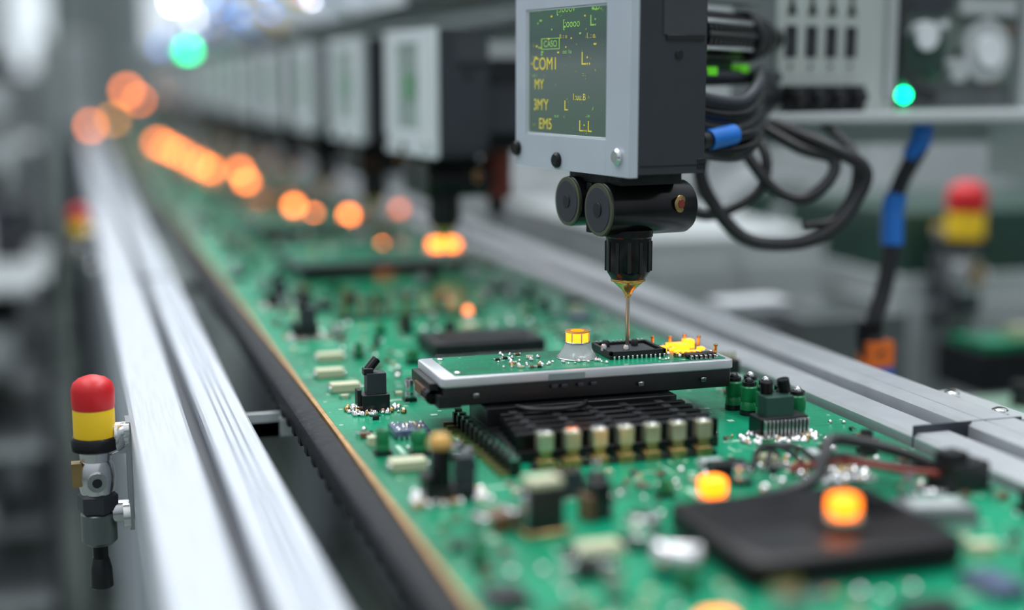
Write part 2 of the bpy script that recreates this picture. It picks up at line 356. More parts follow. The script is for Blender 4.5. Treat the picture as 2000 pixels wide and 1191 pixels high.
obj(b,"hard_drive_module",bev=.0015)
# ------------------------------------------------------------------ heat sink with pins
b=Bld(); b.b2(1.07,1.65,3.34,3.80,0.001,.030,BLK)
for i in range(5):
    b.b2(1.07+.006*i,1.65,3.345+i*.054,3.368+i*.054,.030,.078,BLKG)
    for k in range(5): b.b2(1.12+k*.11,1.145+k*.11,3.343+i*.054,3.370+i*.054,.030,.081,BLKM)
b.b2(1.07,1.65,3.62,3.80,.030,.083,BLK)
obj(b,"heat_sink",bev=.002)
b=Bld()
for i in range(7):
    x=1.125+.0745*i; b.box((x,3.28,.012),(.046,.036,.024),BRASS); b.box((x,3.28,.045),(.030,.024,.05),BRASS); b.box((x,3.28,.072),(.040,.034,.046),PINC); b.box((x,3.28,.097),(.034,.028,.005),CHROME)
b.b2(1.09,1.61,3.265,3.30,0.0,.012,BLK)
obj(b,"pin_header",bev=.002)
b=Bld()
for i in range(13):
    y=3.24+i*.045; b.box((1.03,y,.020),(.03,.016,.04),BLK); b.box((1.03,y,.044),(.022,.012,.010),CHROME); b.box((1.0,y,.006),(.03,.012,.012),BRASS)
obj(b,"edge_connector_strip")
b=Bld(); b.tube([(1.15,3.60,.089),(1.18,3.55,.090),(1.25,3.53,.091),(1.32,3.55,.090),(1.36,3.60,.089)],.006,RUB); obj(b,"jumper_wires")
# ------------------------------------------------------------------ tall connectors etc.
R=random.Random(4)
b=Bld(); solder(b,0,0,0,.17,.12,90,.009); b.box((0,0,.03),(.085,.06,.05),BLK); b.box((.004,0,.085),(.06,.045,.07),DGR); b.box((-.02,-.005,.125),(.03,.03,.02),BLK); b.cyl((-.02,0,.125),(.012,.01,.158),.014,BLKG); b.b2(-.055,-.042,-.02,.02,.02,.07,BLKM)
cm=b.mesh("board_connector"); place(cm,"board_connector",(.835,4.03,0),bev=.002)
place(cm,"board_connector",(.83,5.27,0)); place(cm,"board_connector",(.83,6.03,0))
b=Bld(); solder(b,0,0,0,.19,.11,90,.009); b.box((0,0,.02),(.10,.07,.03),BLK); b.box((.04,0,.06),(.045,.05,.10),DGR); b.cyl((-.02,0,.03),(-.02,0,.13),.026,BLKG); b.lathe((-.02,0,.13),(0,0,1),[(.028,0),(.030,.01),(.028,.02),(.018,.032)],mat("amber_cap",(.75,.42,.12),.2,.3)); b.b2(-.065,-.045,-.03,.03,.0,.07,BLK)
obj(b,"board_sensor",(.82,3.10,0),bev=.002)
b=Bld(); b.box((0,0,.014),(.095,.05,.028),CREAM); b.box((-.05,0,.01),(.01,.05,.02),CHROME); b.box((.05,0,.01),(.01,.05,.02),CHROME)
cb=b.mesh("ceramic_capacitor")
for p in((.785,3.38),(.79,4.55),(.80,4.32),(.84,4.82),(1.02,2.62),(.86,2.2)): place(cb,"ceramic_capacitor",(*p,0),bev=.003)
b=Bld(); chip(b,0,0,0,.10,.10,.02,SLV); solder(b,0,0,.022,.09,.09,25,.005); obj(b,"processor_chip",(.87,3.72,0))
b=Bld(); b.box((0,0,.055),(.085,.06,.11),BLK); b.box((0,0,.118),(.08,.055,.018),CREAM); b.box((-.045,0,.05),(.012,.04,.09),STEEL); b.box((0,0,.006),(.11,.08,.012),BRASS); obj(b,"relay",(.955,2.80,0),rz=.1,bev=.004)
b=Bld(); b.box((0,0,.045),(.05,.05,.09),BLK); b.box((-.03,0,.03),(.02,.05,.06),BRN); b.box((.03,.0,.03),(.018,.04,.05),STEEL); obj(b,"relay",(1.11,2.86,0),rz=.2,bev=.004)
b=Bld(); ecap(b,0,0,0,.038,.055); obj(b,"electrolytic_capacitor",(1.14,2.66,0)); 
b=Bld(); b.lathe((-.05,0,.035),(1,0,0),[(.028,0),(.034,.005),(.034,.025),(.031,.03),(.034,.035),(.034,.095),(.028,.10)],STEEL); b.box((0,0,.004),(.09,.05,.008),BLK); obj(b,"electrolytic_capacitor",(1.13,2.46,0),rz=-.5)
b=Bld(); b.box((0,0,.02),(.09,.06,.04),BRN); b.box((-.04,0,.022),(.025,.064,.044),CHROME); b.box((.04,0,.022),(.025,.064,.044),CHROME); obj(b,"inductor",(.86,2.85,0),rz=.3,bev=.003)
b=Bld(); b.box((0,0,.02),(.09,.05,.04),BLK); b.box((-.04,0,.02),(.025,.054,.042),CHROME); b.box((.04,0,.02),(.025,.054,.042),CHROME); obj(b,"inductor",(.95,2.5,0),rz=-.3,bev=.003)
b=Bld()
for i in range(4):
    for j in range(2):
        x=1.885+.012*i+j*.055; y=3.72-i*.075; b.cyl((x,y,0),(x,y,.016),.026,BLK); b.lathe((x,y,.016),(0,0,1),[(.025,0),(.025,.02),(.022,.025),(.025,.03),(.025,.068),(.021,.073)],GRNC,16); b.cyl((x,y,.089),(x,y,.10),.021,BLK)
        b.ball((x,y,.10),.014,STEEL if j else BLK,1,8,5)
obj(b,"capacitor_bank")
b=Bld(); b.box((0,.01,.03),(.15,.07,.055),BLK); b.box((-.01,.01,.085),(.085,.055,.06),mat("dark_teal_plastic",(.02,.065,.05),0,.4)); b.cyl((-.03,.03,.115),(-.03,.03,.15),.018,BLKG); b.cyl((.03,.03,.115),(.02,.03,.155),.018,BLKG)
for i in range(12): b.box((-.066+i*.012,-.035,.028),(.005,.02,.052),STEEL); b.box((-.066+i*.012,-.05,.006),(.005,.02,.008),CHROME)
solder(b,-.02,-.04,0,.24,.12,120,.008); obj(b,"board_connector",(1.87,3.40,0),bev=.002)
# ------------------------------------------------------------------ foreground black device with LED
PMB=mat("power_module_black",(.009,.007,.009),0,.38,.2,8,spec=.25)
b=Bld(); b.rbox((1.475,2.53,.034),(.50,.42,.056),.04,PMB,edge=.01); b.b2(1.25,1.70,2.34,2.72,0,.008,BLK)
for i in range(5): b.box((1.60+.02*i,2.60,.064),(.008,.16,.006),BLKG,.15)
b.b2(1.27,1.44,2.36,2.50,.0615,.064,BLK)
b.rbox((1.515,2.47,.068),(.09,.08,.012),.02,BLK,edge=.003)
obj(b,"power_module")
def ledb(x,y,z,w,h,name="indicator_led",mt=LED):
    b=Bld(); b.rbox((0,0,.006),(w*1.05,w*.95,.012),w*.3,CREAM,edge=.002); b.rbox((0,0,.012+h/2),(w,w*.9,h),w*.32,mt,edge=w*.16)
    for sg in(-1,1): b.box((sg*w*.58,0,.004),(w*.2,w*.3,.008),CHROME)
    return obj(b,name,(x,y,z))
ledb(1.515,2.47,.074,.062,.044); ledb(1.42,2.90,0,.064,.046); ledb(1.045,2.10,0,.066,.05)
b=Bld(); b.box((0,0,.02),(.17,.10,.04),MGR,-.25); b.box((0,0,.043),(.12,.07,.006),LGR,-.25); chip(b,0,0,0,.18,.10,.012,CHROME,-.25); obj(b,"shielded_module",(1.83,2.60,0))
b=Bld(); b.box((0,0,.035),(.12,.09,.07),BLK,.2); b.box((-.02,.0,.08),(.06,.05,.03),BLKM,.2); solder(b,-.1,0,0,.1,.1,30,.008); obj(b,"cable_connector",(2.04,2.81,0))
b=Bld()
b.tube([(2.0,2.82,.05),(1.93,2.87,.08),(1.84,2.93,.10),(1.76,2.94,.11),(1.72,2.90,.08),(1.68,2.87,.04),(1.60,2.85,.02),(1.50,2.82,.018),(1.44,2.80,.02)],.016,RUB)
b.tube([(2.0,2.80,.04),(1.90,2.83,.05),(1.80,2.90,.06),(1.74,3.0,.03),(1.70,3.03,.012)],.009,REDB); b.tube([(1.99,2.83,.05),(1.9,2.93,.04),(1.82,3.0,.05),(1.78,3.03,.012)],.009,BLK)
solder(b,1.80,2.97,0,.18,.10,60,.011); obj(b,"wire_bundle")
b=Bld()
for x,mt in((1.62,BLKM),(1.66,BLK)): b.tube([(x,3.08,.01),(x+.04,3.12,.05),(x+.1,3.10,.05),(x+.14,3.05,.01)],.008,mt)
solder(b,1.7,3.12,0,.2,.1,40,.009); chip(b,1.55,3.08,0,.1,.05,.03,BLK); obj(b,"jumper_wires")
# ------------------------------------------------------------------ mid-distance board modules
b=Bld(); chip(b,1.41,4.84,0,.42,.26,.05,BLKM); b.box((1.41,4.84,.058),(.3,.16,.006),BLK); obj(b,"processor_chip",bev=.003)
b=Bld(); b.b2(1.02,1.66,5.62,5.68,0,.015,BLK)
for i in range(10): b.box((1.05+i*.065,5.65,.05),(.022,.022,.10),PINC if i%2 else BRASS)
obj(b,"pin_header")
def tray(x0,x1,y0,y1,name):
    b=Bld(); b.b2(x0,x1,y0,y1,.05,.085,BLKM); b.b2(x0+.02,x1-.02,y0+.02,y1-.02,.085,.105,PCB); b.b2(x0,x1,y0-.01,y0+.01,.085,.10,LGR)
    for x in(x0+.03,x1-.03):
        for y in(y0+.03,y1-.03): b.cyl((x,y,0),(x,y,.05),.02,STEEL,seg=8); b.cyl((x,y,.105),(x,y,.13),.015,CHROME,seg=8)
    for i in range(12): resistor(b,R.uniform(x0+.08,x1-.08),R.uniform(y0+.08,y1-.08),.105,.06,R.choice((WHT,BLK,CREAM)),0)
    return obj(b,name)
tray(1.0,1.92,6.75,7.35,"daughter_board"); tray(1.02,1.65,8.55,9.1,"daughter_board"); tray(1.1,1.9,11.2,11.8,"daughter_board")
L=[(1.67,7.73),(1.83,9.6),(1.58,9.64),(1.57,10.43),(1.76,11.95),(1.53,12.1),(1.51,12.9),(1.62,14.4),(1.36,14.75),(1.33,15.7),(1.30,16.8),(1.265,17.9),(1.22,19.2),(1.17,20.6)]
b=Bld()
for x,y in L:
    k=.028*(1+(y-7.7)/12)
    b.cyl((x,y,0),(x,y,.02),k*1.1,WHT,seg=12); b.lathe((x,y,.02),(0,0,1),[(k,0),(k,k*.9),(k*.75,k*1.4),(k*.25,k*1.6)],LEDF,12)
obj(b,"indicator_led_row")
b=Bld(); b.rbox((0,0,.012),(.17,.12,.024),.02,WHT); b.rbox((0,0,.045),(.15,.10,.045),.03,mat("amber_led_module",(1,.3,.02),0,.4,.05,5,emit=(1,.22,.01),estr=6),edge=.015); obj(b,"indicator_led",(1.80,6.86,.105))
b=Bld(); b.cyl((0,0,0),(0,0,.02),.02,WHT,seg=12); b.lathe((0,0,.02),(0,0,1),[(.016,0),(.016,.02),(.006,.03)],mat("dim_orange",(1,.3,.1),0,.4,emit=(1,.20,.05),estr=3.5),12); obj(b,"indicator_led",(1.55,5.52,0))

# ------------------------------------------------------------------ placement machine heads
def head(main):
    b=Bld(); W,D,Z0,Z1=.25,.69,0.0,.545
    FR=ALUP if main else WHT
    b.b2(.022,W,.0,D,Z0+.008,Z1,DGR)
    f0,f1=-.006,.022; sy0,sy1,sz0,sz1=.13,.62,.103,.49
    if not main: sy0,sy1=.2,.52
    b.b2(f0,f1,0,sy0,Z0,Z1,FR); b.b2(f0,f1,sy1,D,Z0,Z1,FR); b.b2(f0,f1,sy0,sy1,Z0,sz0,FR); b.b2(f0,f1,sy0,sy1,sz1,Z1,FR)
    b.b2(.004,.0225,sy0,sy1,sz0,sz1,SCR if main else SCRF)
    for a in((sy0,sy0+.006,sz0,sz1),(sy1-.006,sy1,sz0,sz1),(sy0,sy1,sz0,sz0+.006),(sy0,sy1,sz1-.006,sz1)): b.b2(-.002,.008,*a,WHT)
    b.b2(.11,.24,-.0045,.004,.385,.400,BLK); b.b2(.10,.245,-.003,.004,.40,.52,mat("panel_grey",(.045,.05,.06),.1,.45))
    b.cyl((.155,-.004,.345),(.155,.004,.345),.013,BLK); b.b2(.225,.251,-.002,.3,.02,.05,BLK)
    b.b2(.03,.25,-.002,.003,.03,.036,BLKM)
    for y,z,mt in((.412,.03,BLKG),(.06,.058,CHROME),(.675,.055,BLKG)):
        b.lathe((-.006,y,z),(-1,0,0),[(.024,0),(.024,.008),(.018,.014),(.006,.014)],mt,16)
    cz=-.103; y=.172
    b.b2(.03,.24,.10,.40,-.03,.01,BLKM); b.b2(.05,.09,.235,.29,-.15,-.02,STEEL); b.b2(.02,.06,.25,.28,-.18,-.03,BLKG)
    b.lathe((.0,y,cz),(1,0,0),[(.074,0),(.080,.006),(.080,.29),(.074,.30)],BLKG,40)
    ring=mat("olive_ring",(.10,.11,.07),.4,.4)
    b.lathe((-.004,y,cz),(1,0,0),[(.078,0),(.078,.008)],ring,40); b.lathe((-.006,y,cz),(1,0,0),[(.066,0),(.066,.008)],DGR,40); b.lathe((-.009,y,cz),(1,0,0),[(.022,0),(.022,.006)],BLK,20)
    b.lathe((-.004,.349,cz+.012),(1,0,0),[(.070,0),(.076,.006),(.076,.10),(.07,.105)],BLKG,36)
    b.lathe((-.008,.349,cz+.012),(1,0,0),[(.074,0),(.074,.008)],ring,36); b.lathe((-.010,.349,cz+.012),(1,0,0),[(.063,0),(.063,.008)],DGR,36); b.lathe((-.013,.349,cz+.012),(1,0,0),[(.02,0),(.02,.006)],BLK,20)
    d=Vector((.25,-1,.05)).normalized(); q=Vector((.215,y,cz+.01))+d*.078
    b.lathe(q,d,[(.026,0),(.026,.004),(.02,.006)],BRASS,20); b.lathe(q+d*.005,d,[(.014,0),(.014,.003)],REDB,12)
    nx=.104
    b.lathe((nx,y,-.315),(0,0,1),[(.050,0),(.062,.018),(.068,.03),(.068,.125),(.072,.13),(.072,.15)],BLKG,32)
    for k in range(12):
        a=k*math.pi/6; b.box((nx+.066*math.cos(a),y+.066*math.sin(a),-.245),(.010,.010,.09),BLK,a)
    b.lathe((nx,y,-.361),(0,0,1),[(.011,0),(.013,.004),(.018,.012),(.046,.038),(.052,.040),(.052,.047)],GOLD,32)
    b.lathe((nx,y,-.5285),(0,0,1),[(.003,0),(.0060,.008),(.0060,.17)],mat("needle_steel",(.60,.55,.45),1,.30) if main else STEEL,16)
    b.lathe((nx,y,-.372),(0,0,1),[(.0085,0),(.0095,.002),(.0095,.010),(.0085,.013)],GOLD,16)
    if main:
        def T(s,yy,zz,sz,mt=TXT,xs=1.15):
            M=Matrix(((0,0,-1,-.0005+.003),(-1,0,0,yy),(0,1,0,zz),(0,0,0,1))); b.text(s,M,sz,mt,xs)
        T("[:Iooov",.44,.475,.036,TXTG,1.1); T("Lo:",.23,.475,.040,TXTG); T("[:oooo",.40,.430,.034,TXTG,1.1); T("L:",.24,.430,.045,TXTG)
        T("0. :: o",.42,.398,.018,TXT); T("1. : o.",.26,.395,.022,TXT)
        T("CASO",.52,.374,.028,TXTG)
        for zz in(.366,.398): b.b2(.001,.003,.42,.53,zz,zz+.002,TXTG)
        b.b2(.001,.003,.418,.421,.366,.400,TXTG); b.b2(.001,.003,.53,.533,.366,.400,TXTG)
        T("\u00b7COM1",.605,.305,.054,TXT,1.05); T("L:.",.29,.318,.054); T("MY",.58,.245,.045,TXT,1.0); T("1:uu.B",.34,.214,.028)
        T("3M'Y",.585,.180,.049,TXT,.95); T("L",.39,.182,.044); T("EM5",.55,.122,.048,TXT,1.0); T("L:.L",.30,.122,.047)
        T(": .o. ::",.60,.283,.016,TXTG); T("oo: 1o",.40,.352,.018,TXTG); T(":: .",.28,.285,.018,TXTG); T("o:.o",.45,.160,.015,TXTG); T("..::o",.26,.165,.015,TXTG)
        rt=random.Random(9)
        for k in range(22):
            a=rt.uniform(.14,.58); c=rt.uniform(.34,.485); b.b2(.001,.003,a,a+rt.uniform(.005,.014),c,c+.005,rt.choice((TXT,TXTG)))
    if not main:
        b.b2(.25,.55,.15,.60,.02,.42,BLKM); b.cyl((.40,.3,.02),(.40,.3,-.2),.07,REDB,seg=16); b.cyl((.40,.3,-.2),(.40,.3,-.27),.04,BLK,seg=12)
        b.b2(.30,.76,.30,.50,.38,.50,LGR); b.b2(.25,.6,.05,.14,.10,.3,DGR)
        b.b2(-.004,.0,.27,.42,.25,.35,mat("screen_green_patch",(.14,.34,.18),0,.4))
    return b
RZ=math.radians(9.9)
hm=obj(head(True),"placement_machine_head",(1.497,3.623,.718),RZ,bev=.004)
mh=head(False).mesh("far_head")
for i in range(14):
    place(mh,"placement_machine_head",(1.46,5.72+i*1.5,.66),math.radians(4))
# ------------------------------------------------------------------ overhead gantry + cable tray
b=Bld(); b.b2(2.25,2.55,5.4,40,1.16,1.40,LGR); b.b2(2.22,2.25,5.4,40,1.24,1.30,MGR)
for y in(9.65,15.65,21.65,30.65): b.b2(2.62,2.85,y,y+.25,ZF,1.4,LGR); b.b2(2.55,2.86,y+.05,y+.2,1.1,1.16,MGR); b.b2(2.60,2.88,y-.03,y+.28,ZF,ZF+.08,DGR)
obj(b,"overhead_gantry")
b=Bld()
b.b2(1.55,2.15,6.6,40,1.36,1.38,MGR); b.b2(1.53,1.56,6.6,40,1.34,1.48,WHT); b.b2(2.14,2.17,6.6,40,1.34,1.48,WHT)
for y in range(7,40,2): b.b2(2.1,2.4,y,y+.1,1.405,1.43,LGR)
rc=random.Random(2)
for k in range(14):
    x=1.6+k*.038; mt=rc.choice((BLUE,BLUE,YEL,WHT,LGR,RUB,GRNC,BLUE)); pts=[(x+rc.uniform(-.06,.06),6.4+j*2.2,1.42+rc.uniform(0,.13)) for j in range(15)]
    b.tube(pts,.028,mt,6,4)
for k in range(44):
    y=7+rc.random()*16; b.ball((1.53+rc.uniform(-.25,.5),y,1.50+rc.uniform(-.05,.30)),.022,rc.choice((LEDW,LEDW,LEDB,LEDB,LEDB,LEDH)),1,8,5)  # glowing balls added over the tray as out-of-focus highlights
for k in range(10):
    y=7+k*1.4; b.tube([(1.75,y,1.42),(1.45,y+.3,1.60),(1.3,y+.6,1.52),(1.55,y+.9,1.34)],.030,rc.choice((BLUE,WHT,YEL,BLUE)),6,5)
obj(b,"cable_tray")
def lamp(x,y,z,zb,r,mt,name):
    b=Bld(); b.cyl((0,0,zb-z),(0,0,-r),.02,STEEL,seg=8); b.cyl((0,0,-r*1.3),(0,0,-r*.7),r*.9,BLK,seg=14); b.ball((0,0,0),r,mt,1.1,14,8); obj(b,name,(x,y,z))
lamp(1.165,14.56,1.26,0.0,.06,LEDG,"signal_lamp"); lamp(1.09,14.67,1.77,0.0,.09,LEDW,"signal_lamp")
lamp(.97,26,.75,.0,.07,LEDF,"signal_lamp"); lamp(1.0,22,.65,0,.045,LEDF,"signal_lamp"); lamp(.30,24,.20,0,.055,LEDF,"signal_lamp"); lamp(.72,26,.25,0,.06,mat("yellow_led",(1,.5,.05),0,.4,emit=(1,.35,.02),estr=8),"signal_lamp"); lamp(2.08,9.1,.12,0,.03,mat("dim_orange2",(1,.3,.1),0,.4,emit=(1,.2,.06),estr=3.5),"signal_lamp")
# ------------------------------------------------------------------ controller shelf assembly right of the head
b=Bld(); b.rbox((3.20,5.15,.845),(1.72,1.1,.045),.10,LGR,edge=.01); b.b2(2.45,4.75,5.52,5.68,.70,.82,LGR)
b.b2(4.065,4.35,5.2,5.5,.55,1.9,WHT); b.b2(4.62,4.78,5.5,5.70,ZF,.82,MGR); b.b2(4.55,4.85,5.45,5.75,ZF,ZF+.06,DGR)
obj(b,"equipment_shelf")
PNL=mat("panel_grey_green",(0.44,0.48,0.46),0.1,0.45,0.05,3)
b=Bld(); w,d,h=.60,.30,.78
b.b2(0,w,0,d,0,h,PNL)
for i in range(4):
    x=.03+i*.10
    b.b2(x,x+.058,-.004,.01,.205,.325,BLK); b.b2(x+.006,x+.03,-.008,.0,.21,.28,DGR)
    b.add([(x+.004,-.005,.365),(x+.052,-.005,.365),(x+.028,-.005,.435)],[(0,1,2)],BLK); b.b2(x+.016,x+.04,-.006,.01,.43,.47,BLK)
    b.b2(x+.004,x+.052,-.004,.01,.52,.60,BLK)
    b.lathe((x+.028,-.001,.172),(0,-1,0),[(.009,0),(.009,.006)],BLK,8)
    b.b2(x-.01,x+.07,-.05,.0,.0,.10,BLKM); b.cyl((x+.03,-.05,.055),(x+.03,-.08,.055),.03,BLK,seg=12)
b.b2(-.004,.004,.02,.28,.02,.76,MGR); b.b2(.54,.585,-.02,0,.05,.7,LGR)
obj(b,"io_controller_panel",(2.55,4.74,.868),math.radians(12),bev=.004)
b=Bld(); b.b2(0,.92,.06,.5,0,.8,MGR); b.b2(.05,.78,.04,.07,.1,.7,GGR); b.b2(.80,.92,0,.52,0,.85,LGR); b.b2(.1,.76,.02,.05,.48,.50,ORG)
b.b2(.12,.36,.0,.05,.15,.30,DGN); b.cyl((.60,.0,.24),(.60,.06,.24),.13,LGR,seg=24); b.cyl((.60,-.02,.24),(.60,.0,.24),.07,WHT,seg=16); b.cyl((.25,-.02,.30),(.25,.05,.30),.06,WHT,seg=16); b.cyl((.43,-.02,.16),(.43,.05,.16),.05,LGR,seg=16)
b.b2(.45,.76,.01,.05,.39,.46,LGR); b.b2(.12,.4,.01,.05,.40,.46,DGR)
b.tube([(.03,-.03,.8),(.06,-.07,.5),(.03,-.09,.3),(.1,-.05,.12),(.3,.0,.05)],.03,RUB)
for i in range(24): b.box((rc.uniform(.1,.76),.035,rc.uniform(.1,.7)),(.05,.02,.03),rc.choice((WHT,BLK,GRNC,CHROME,BRN)))
b.cyl((.10,-.05,.06),(.10,.02,.06),.028,BLK,seg=12); b.ball((.10,-.06,.06),.028,LEDG,1,12,7); b.b2(.07,.13,-.06,.06,0,.04,BLK)
obj(b,"open_control_unit",(3.12,4.98,.868),math.radians(8))
b=Bld(); a0=Vector((1.80,4.10,1.14)); a1=Vector((2.52,4.74,1.14)); d=(a1-a0).normalized(); n=(a1-a0).length
b.lathe(a0,d,[(.05,0),(.05,n)],BLKG,20)
for k in range(15): b.lathe(a0+d*(.20+k*.04),d,[(.070,0),(.078,.004),(.078,.020),(.070,.024)],BLKG,24)
for k in range(10):
    a=k*.628; u_=d.orthogonal().normalized(); w_=d.cross(u_); o_=(u_*math.cos(a)+w_*math.sin(a))*.074
    b.cyl(a0+d*.18+o_,a0+d*.60+o_,.010,STEEL if k%2 else BLK,seg=8)
b.lathe(a0+d*.62,d,[(.085,0),(.09,.01),(.09,.08),(.08,.1)],BLKM,24)
b.tube([(1.8,4.15,1.02),(2.1,4.35,1.0),(2.55,4.76,1.0)],.028,DGR)
b.box((2.12,4.42,1.33),(.5,.12,.16),MGR,math.radians(35)); b.box((2.10,4.40,1.02),(.34,.03,.10),DGN,math.radians(40))
for p in((2.05,4.30,1.02),(2.27,4.50,1.03),(2.05,4.32,1.28)): b.box(p,(.06,.04,.028),LIME,.6)
obj(b,"servo_motor")
b=Bld()
for k in range(9):
    z=.96-.022*k; o=rc.uniform(-.03,.03); mt=rc.choice((RUB,RUB,BLKG,DGR,RUB))
    b.tube([(1.78,4.02,z+.02),(1.95,4.10+o,z-.03+o*.5),(2.12,4.18+o,z-.04),(2.24,4.30,z+.01+o),(2.38,4.55,z+.06),(2.56,4.74,.93)],.02,mt)
b.cyl((1.94,4.06,.80),(2.06,4.12,.815),.034,BLUE); b.cyl((1.90,4.04,.80),(1.94,4.06,.80),.028,BLK); b.cyl((2.06,4.12,.815),(2.12,4.2,.85),.022,BLK)
obj(b,"cable_bundle")
b=Bld()
z=lambda py,t=.001827:1-t*(py-150)
b.tube([(2.45,4.62,.83),(2.60,4.45,z(285)),(2.73,4.40,z(330)),(2.70,4.40,z(390)),(2.60,4.40,z(450)),(2.46,4.43,z(475)),(2.30,4.48,z(465)),(2.20,4.54,z(400)),(2.16,4.58,z(330)),(2.2,4.55,.80)],.026,RUB,12)
b.tube([(2.40,4.62,.83),(2.52,4.50,z(290)),(2.62,4.44,z(310)),(2.60,4.42,z(350)),(2.50,4.42,z(385)),(2.40,4.45,z(370)),(2.32,4.50,z(310)),(2.3,4.6,.83)],.022,RUB,12)
b.tube([(2.35,4.60,.83),(2.38,4.5,z(300)),(2.36,4.48,z(360)),(2.28,4.50,z(400)),(2.16,4.56,z(420)),(2.08,4.62,z(370)),(2.10,4.60,.83)],.02,RUB,12)
b.tube([(2.7,4.66,.83),(2.74,4.5,z(300)),(2.72,4.45,z(370)),(2.62,4.42,z(430)),(2.5,4.42,z(440))],.018,RUB,12)
obj(b,"cable_loops")
b=Bld()
b.tube([(3.20,4.75,.83),(3.19,4.74,.74),(3.13,4.77,.60),(3.10,4.78,.48),(3.09,4.76,.34),(3.06,4.75,.18),(3.01,4.73,.06),(2.99,4.73,0.0)],.034,RUB,14)
b.tube([(3.20,4.75,.83),(3.19,4.74,.76),(3.16,4.76,.68)],.040,BLUE,14); b.tube([(3.115,4.78,.54),(3.10,4.78,.48),(3.095,4.77,.42),(3.09,4.76,.34)],.044,BLUE,14)
b.cyl((2.99,4.73,.04),(2.985,4.73,-.04),.05,BLKG); b.cyl((2.985,4.73,-.03),(3.0,4.70,-.10),.055,BLK)
b.box((3.0,4.70,-.08),(.11,.09,.10),ORG); b.box((3.01,4.70,-.18),(.10,.08,.10),BLUE); b.cyl((3.01,4.70,-.23),(3.01,4.70,-.75),.04,BLK)
obj(b,"power_cable")
b=Bld(); b.b2(2.526,2.70,3.35,3.75,-.02,.0,LGR); b.b2(2.526,2.545,3.35,3.75,-.2,.02,LGR)
for y in(3.42,3.66): b.lathe((2.62,y,0),(0,0,1),[(.025,0),(.025,.015),(.015,.02)],CHROME,8)
obj(b,"mounting_bracket",bev=.003)

# ------------------------------------------------------------------ emergency stop stations
def estop():
    b=Bld(); t=.001498
    zz=lambda py:1-t*(py-150)
    b.lathe((0,0,zz(790)),(0,0,1),[(.060,0),(.062,.012),(.062,.055),(.056,.075),(.040,.088),(.018,.096),(.004,.098)],RED,32)
    b.lathe((0,0,zz(850)),(0,0,1),[(.060,0),(.060,.084),(.057,.09)],YEL,32)
    b.lathe((0,0,zz(876)),(0,0,1),[(.058,0),(.070,.006),(.070,.036),(.064,.044)],BLKG,32)
    b.lathe((0,0,zz(895)),(0,0,1),[(.045,0),(.048,.028)],STEEL,24)
    b.lathe((0,0,zz(962)),(0,0,1),[(.048,0),(.052,.02),(.055,.05),(.05,.085),(.042,.10)],STEEL,24)
    b.cyl((0,-.05,zz(930)),(0,-.075,zz(930)),.028,CHROME); b.cyl((0,-.075,zz(930)),(0,-.079,zz(930)),.014,BLK)
    b.box((-.055,-.01,zz(920)),(.03,.04,.07),BRASS)
    b.lathe((0,0,zz(1000)),(0,0,1),[(.055,0),(.060,.006),(.060,.05),(.05,.058)],DGR,6)
    b.lathe((0,0,zz(1068)),(0,0,1),[(.040,0),(.052,.012),(.052,.095),(.046,.10)],mat("gunmetal",(.18,.2,.2),.8,.35),28)
    b.cyl((0,0,zz(1102)),(0,0,zz(1066)),.023,BLKG); b.lathe((0,0,zz(1160)),(0,0,1),[(.028,0),(.034,.006),(.032,.06),(.024,.095)],BLK,20)
    b.tube([(.03,0,zz(872)),(.06,-.01,zz(862)),(.075,-.01,zz(845)),(.092,-.01,zz(842))],.030,STEEL,14)
    b.cyl((.055,0,zz(848)),(.095,0,zz(848)),.038,CHROME); b.box((.075,0,zz(856)),(.03,.05,.08),STEEL); b.cyl((.082,-.03,zz(835)),(.097,-.03,zz(835)),.02,CHROME)
    b.b2(.088,.1015,-.03,.06,zz(1040),zz(820),STEEL)
    b.cyl((.04,0,zz(1005)),(.09,0,zz(1005)),.034,STEEL); b.cyl((.07,-.02,zz(1010)),(.09,-.02,zz(1010)),.04,CHROME)
    return b.mesh("emergency_stop_button")
em=estop()
place(em,"emergency_stop_button",(.020,4.15,0),bev=.0015); place(em,"emergency_stop_button",(.020,9.8,0))

# ------------------------------------------------------------------ surrounding equipment
def cabinet(name,x0,x1,y0,y1,z1,body,trim,screen=False,zsplit=None,upper=None):
    b=Bld()
    if zsplit is None: b.b2(x0,x1,y0,y1,ZF+.2,z1,body)
    else: b.b2(x0,x1,y0,y1,ZF+.2,zsplit,body); b.b2(x0+.03,x1-.03,y0+.03,y1-.03,zsplit,z1,upper)
    zt=z1 if zsplit is None else zsplit
    for x in(x0+.1,x1-.25):
        for y in(y0+.1,y1-.25): b.b2(x,x+.15,y,y+.15,ZF,ZF+.2,DGR)
    n=max(2,int((x1-x0)/1.2)); dx=(x1-x0)/n
    for i in range(n):
        b.b2(x0+i*dx+.06,x0+(i+1)*dx-.06,y0-.03,y0,ZF+.4,zt-.15,trim); b.b2(x0+i*dx+.12,x0+i*dx+.18,y0-.08,y0-.03,zt-1.2,zt-.7,STEEL)
        for k in range(5): b.b2(x0+i*dx+.3,x0+(i+1)*dx-.2,y0-.04,y0-.03,ZF+.8+k*.14,ZF+.86+k*.14,DGR)
    m2=max(2,int((y1-y0)/1.4)); dy=(y1-y0)/m2
    for i in range(m2):
        b.b2(x0-.03,x0,y0+i*dy+.06,y0+(i+1)*dy-.06,ZF+.4,zt-.15,trim); b.b2(x0-.08,x0-.03,y0+i*dy+.12,y0+i*dy+.18,zt-1.2,zt-.7,STEEL)
    return obj(b,name,bev=.01)
